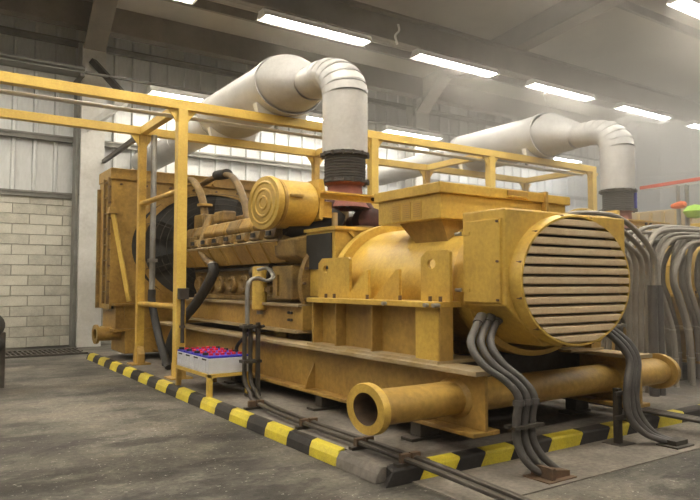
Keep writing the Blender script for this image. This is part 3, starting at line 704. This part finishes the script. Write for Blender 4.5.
B(3.10, 3.14, 6.40, 6.44, PZ, .88).build('angle', 'iron', sp_); B(3.0, 3.14, 6.38, 6.5, PZ, PZ + .015).build('foot', 'iron', sp_)
for z in (.45, .82): B(2.95, 3.16, 6.40, 6.53, z, z + .03).build('clamp', 'iron', sp_)
tag(MB().sweep(spline([(3.03, 6.5, .86), (3.03, 6.5, 1.22), (3.06, 6.5, 1.33), (3.16, 6.52, 1.36), (3.27, 6.5, 1.33), (3.34, 6.5, 1.38), (3.33, 6.62, 1.47), (3.33, 6.85, 1.46)]), .026, 10).build('flexible_conduit', 'steel', None, True), 'bare silver flexible conduit hooked round the yellow filter canister', 'conduit')
tag(MB().sweep(spline([(3.19, 6.9, .12), (3.19, 7.0, .35), (3.2, 7.15, .55), (3.22, 6.8, .75), (3.36, 6.75, .82)]), .022, 8).build('hose', 'dark', None, True), 'thin black hose looping behind the batteries', 'hose')
sb = thing('switch_box', 'small grey switch box fixed to the yellow rack post', 'switch box', (2.85, 8.05, 1.1))
B(2.80, 2.93, 8.02, 8.085, 1.10, 1.24).build('box_body', 'iron', sb, bevel=.006)
MB().cyl((2.86, 8.05, .55), (2.86, 8.05, 1.10), .025, 8).build('box_conduit', 'iron', sb)
B(2.83, 2.89, 8.03, 8.085, .74, .77).build('box_clip', 'iron', sb)

# ------------------------------------------------------------------ flexible conduits from the end housing
for k in range(3):
    o = k * .095
    path = spline([(3.54 + o * 1.1, 3.50, 1.06), (3.38 + o, 3.40, .99), (3.23 + o, 3.30, .88), (3.24 + o, 3.20, .75), (3.36 + o * .85, 3.10, .635), (3.42 + o * .8, 3.05, .53), (3.40 + o * .8, 3.05, .40), (3.40 + o * .8, 3.05, .25), (3.42 + o * .9, 3.0, .13), (3.50 + o * .9, 2.96, .05), (3.58 + o * .6, 2.93, .03)], 7)
    t = thing('flexible_conduit', 'grey flexible conduit from the housing underside to the rusty floor box, ' + ['outer one', 'middle one', 'inner one'][k], 'conduit', (3.45 + o, 3.05, 0), 'conduits into the rusty floor box')
    MB().sweep(path, .029, 12).build('hose', 'hose', t, True)
    a = path[0]; b_ = path[4]
    MB().sweep([tuple(a), tuple(path[3]), tuple(path[5])], [.042, .042, .038], 12).build('gland', 'hose', t, True)
    q_ = path[38]; MB().sweep([tuple(path[36]), tuple(path[38])], .04, 12).build('coupling', 'hose', t, True)
cl = thing('pipe_clamp', 'dark clamp bar across the three grey flexible conduits', 'clamp', (3.48, 3.05, .34))
B(3.33, 3.62, 3.0, 3.035, .33, .35).build('clamp_bar', 'iron', cl)
B(3.33, 3.62, 3.065, 3.10, .33, .35).build('clamp_bar', 'iron', cl)
fb = thing('floor_box', 'rusty floor box swallowing three grey conduits', 'floor box', (3.57, 2.92, 0))
B(3.44, 3.72, 2.82, 3.04, 0, .015).build('base_plate', 'rust', fb)
MB().prism([(3.52, .015), (3.70, .015), (3.70, .05), (3.56, .07)], 1, 2.86, 3.0).build('cover', 'rust', fb)
B(3.50, 3.53, 2.84, 3.02, .015, .09).build('lip', 'rust', fb)
for k in range(3):
    o = k * .07
    path = spline([(4.78 + o, 3.52, 1.02), (4.72 + o, 3.35, .95), (4.80 + o, 3.22, .82), (4.86 + o * .8, 3.16, .68), (4.80 + o * .9, 3.14, .52), (4.78 + o * .9, 3.14, .36), (4.80 + o, 3.12, .22), (4.90 + o * .8, 3.06, .10), (5.04 + o * .5, 2.98, .04), (5.10 + o * .3, 2.95, .03)], 7)
    t = thing('flexible_conduit', 'grey flexible conduit by the far skid beam into the small floor box, ' + ['outer one', 'middle one', 'inner one'][k], 'conduit', (4.85 + o, 3.1, 0), 'conduits into the small floor box')
    MB().sweep(path, .03, 12).build('hose', 'hose', t, True)
    MB().sweep([tuple(path[0]), tuple(path[5])], .04, 12).build('gland', 'hose', t, True)
t = thing('pipe_clamp', 'clamp post holding the conduits by the far skid beam', 'clamp', (4.88, 3.2, 0))
B(4.70, 5.02, 3.18, 3.2, .40, .43).build('clamp_bar', 'iron', t); B(4.70, 5.02, 3.18, 3.2, .21, .24).build('clamp_bar', 'iron', t)
B(4.76, 4.81, 3.2, 3.25, 0, .45).build('clamp_post', 'iron', t); B(4.70, 4.90, 3.14, 3.32, 0, .012).build('foot', 'iron', t)
t = thing('floor_box', 'small dark floor box at the end of the conduits by the far skid beam', 'floor box', (5.1, 2.93, 0))
B(4.98, 5.22, 2.84, 3.02, 0, .02).build('base_plate', 'iron', t); B(5.03, 5.20, 2.88, 2.98, .02, .055).build('cover', 'iron', t)
for k in range(3):
    tag(MB().sweep([(5.40 + .06 * k, 4.6, .17), (5.52 + .06 * k, 3.6, .15), (5.62 + .05 * k, 2.6, .12), (5.72 + .05 * k, 1.7, .10)], .022, 8).build('floor_conduit', 'iron', None, True), 'dark conduit running out from the far skid beam over the apron, ' + ['skid side', 'middle', 'cable side'][k], 'conduit', 'conduits over the apron')
t = thing('support_leg', 'dark box leg standing under the far end of the header pipe', 'support', (5.8, 3.75, 0))
B(5.74, 5.86, 3.7, 3.8, .02, .36).build('leg', 'iron', t); B(5.65, 6.1, 3.55, 3.85, .0, .02).build('foot', 'steel', t)

# ------------------------------------------------------------------ power cables
cabs = []
def cable(pts, r, label, group, nt=2):
    path = spline(pts, 7)
    t = thing('power_cable', label, 'cable', (pts[0][0], pts[0][1], 0), group)
    MB().sweep(path, r, 10).build('sheath', 'cable', t, True)
    return t, path
for k in range(7):
    y = 4.08 + .11 * k; j = random.uniform(-.03, .03)
    xr = 6.62 + .05 * (k % 5) + j; zt = 1.98 - .045 * (k % 3)
    cable([(5.18, y, zt - .02), (5.6, y, zt + .03), (6.1, y - .02, zt + .01), (6.5 + .05 * (k % 4), y - .03, zt - .18), (xr + .12, y - .02, 1.55), (xr + .14, y, 1.2), (xr + .12, y, .7), (xr + .1, y, .02)], .032,
          'thick grey cable from the terminal box bending down to the trench plate', 'cables from the nearer terminal box')
tray = thing('cable_ladder', 'upright dark cable ladder holding the strapped cables', 'cable ladder', (7.6, 4.9, 0))
for xx, yy in ((6.55, 4.95), (7.45, 5.0), (8.35, 5.05)): B(xx - .03, xx + .03, yy - .02, yy + .02, 0, 1.5).build('upright', 'iron', tray)
for z in (.35, .75, 1.08): B(6.5, 8.42, 4.93, 4.97, z, z + .035).build('rung', 'steel', tray)
for k in range(2):
    tag(MB().cyl((6.63 + .12 * k, 4.02, .02), (6.63 + .12 * k, 4.02, 1.28), .05, 14).build('riser_pipe', 'hose', None, True), 'upright grey sleeve pipe round the cables beside the trench plate', 'pipe', 'sleeve pipes by the trench plate')
for k in range(26):
    u = k / 25.0; bb = 1.45 * u; yb = 4.42 + .75 * ((k * 7) % 26) / 26.0
    zt = 1.78 + .22 * random.random(); j = random.uniform(-.10, .10)
    xc = 8.75 - bb + j
    t, path = cable([(9.08, yb - .1, zt + .02), (8.98 - bb * .3, yb - .05, zt + .06), (xc + .35, yb, zt + .02), (xc + .05, yb, zt - .22), (xc - .02, yb, 1.32), (xc + .10, yb, 1.05 + .1 * random.random()), (xc + .28, yb, .72), (xc + .33, yb, .36), (xc + .34, yb, .02)], .036,
          'thick grey cable strapped to the ladder and arching over the cable rack', 'cables arching over the rack')
    for z in (42, 49):
        p = path[z]; MB().lathe(tuple(p), (p[0], p[1], p[2] + 1), [(0, .037), (0, .043), (.02, .043), (.02, .037)], 10).build('cable_tie', 'tie', t)
# ------------------------------------------------------------------ far side of the hall
rr = thing('red_rail', 'long red overhead rail beyond the farther exhaust stack', 'rail', (11, 4, 3.1))
MB().beam((11.0, 6.85, 3.04), (11.0, 2.0, 3.16), .05, .055).build('rail_bar', 'signr', rr)
B(10.97, 11.03, 2.0, 6.8, 2.985, 3.005).build('rail_strip', 'lampw', rr)
for yy in (6.15, 6.0): MB().cyl((11.0, yy, 0), (11.0, yy, 3.0), .035, 8).build('stanchion', 'steel', rr, True)
t = thing('equipment_cabinet', 'tan ribbed equipment cabinet beyond the cable rack', 'cabinet', (16, 9, 0))
B(13.5, 19, 6.4, 9.5, 0, 2.9).build('cabinet_body', 'tan', t, bevel=.02)
for k in range(11): B(13.46, 19.04, 6.36, 6.41, .3 + k * .25, .36 + k * .25).build('rib', 'ochre', t)
for k in range(11): B(13.46, 13.5, 6.4 + k * .29, 6.46 + k * .29, .1, 2.85).build('rib', 'ochre', t)
tag(MB().lathe((10.95, 6.0, 2.66), (11.0, 6.3, 2.64), [(-.02, .0), (0, .06), (.08, .09), (.2, .07), (.26, .05), (.27, 0)], 10).build('orange_cloth', 'cloth', None, True), 'orange cloth bundle hung on the stanchion of the red rail', 'cloth')
tag(MB().lathe((11.0, 5.86, 2.40), (11, 5.86, 3), [(0, .0), (.03, .13), (.16, .2), (.28, .12), (.32, 0)], 12).build('green_cloth', 'green', None, True), 'bright green cloth bundle below the red rail', 'cloth')
for (p0, p1, nm) in (((8.22, 10.44, 6.67), (8.17, 10.44, 6.24), 'white tape strip dangling from the deep girder between two lamps'), ((12.91, 10.47, 6.175), (12.83, 10.47, 5.8), 'short white tape tangle hanging under a girder lamp')):
    m_ = [(p0[0] + (p1[0] - p0[0]) * u_ + .05 * math.sin(u_ * 7), p0[1], p0[2] + (p1[2] - p0[2]) * u_) for u_ in (0, .3, .6, 1)]
    tag(MB().sweep(spline(m_, 4), .025, 6).build('hanging_tape', 'lampw', None, True), nm, 'tape')
ORG[ex2] = tuple(ex2.location)
B(10.02, 10.06, 6.33, 6.37, 2.56, 2.82).build('blue_marker', 'blue', ex2)
# trolley at the left edge
t = thing('trolley', 'dark trolley with a black tyre at the block wall side', 'trolley', (.75, 9.4, 0))
B(.55, 1.00, 9.2, 9.6, .0, .69).build('trolley_body', 'iron', t, bevel=.01)
MB().lathe((.74, 9.16, .78), (.74, 10, .78), [(0, .10), (0, .2), (.03, .25), (.13, .25), (.16, .2), (.16, .1)], 24).build('tyre', 'dark', t, True)
MB().lathe((.82, 9.12, .55), (.82, 10, .55), [(0, .06), (0, .13), (.03, .17), (.07, .17)], 20).build('wheel', 'dark', t, True)

# ------------------------------------------------------------------ dusty air
if HAZE:
    hm = bpy.data.materials.new('dusty_air'); hm.use_nodes = True; nt = hm.node_tree
    for n_ in list(nt.nodes):
        if n_.type != 'OUTPUT_MATERIAL': nt.nodes.remove(n_)
    vs_ = nt.nodes.new('ShaderNodeVolumeScatter'); vs_.inputs['Density'].default_value = HAZE
    vs_.inputs['Color'].default_value = (1, .93, .82, 1); vs_.inputs['Anisotropy'].default_value = .3
    tc = nt.nodes.new('ShaderNodeTexCoord'); sx = nt.nodes.new('ShaderNodeSeparateXYZ'); mr = nt.nodes.new('ShaderNodeMapRange')
    nt.links.new(tc.outputs['Object'], sx.inputs[0]); nt.links.new(sx.outputs['X'], mr.inputs['Value'])
    mr.inputs['From Min'].default_value = 4.0 - 6.8; mr.inputs['From Max'].default_value = 15.0 - 6.8
    mr.inputs['To Min'].default_value = HAZE * .06; mr.inputs['To Max'].default_value = HAZE * 5.0
    nt.links.new(mr.outputs[0], vs_.inputs['Density'])
    nt.links.new(vs_.outputs[0], nt.nodes['Material Output'].inputs['Volume'])
    hz = B(XL - 1, XR + 1, YF - 1, WY + 1.2, -1, 12).build('dusty_air', hm)
    tag(hz, 'thin dusty haze filling the hall', 'haze', kind='stuff')
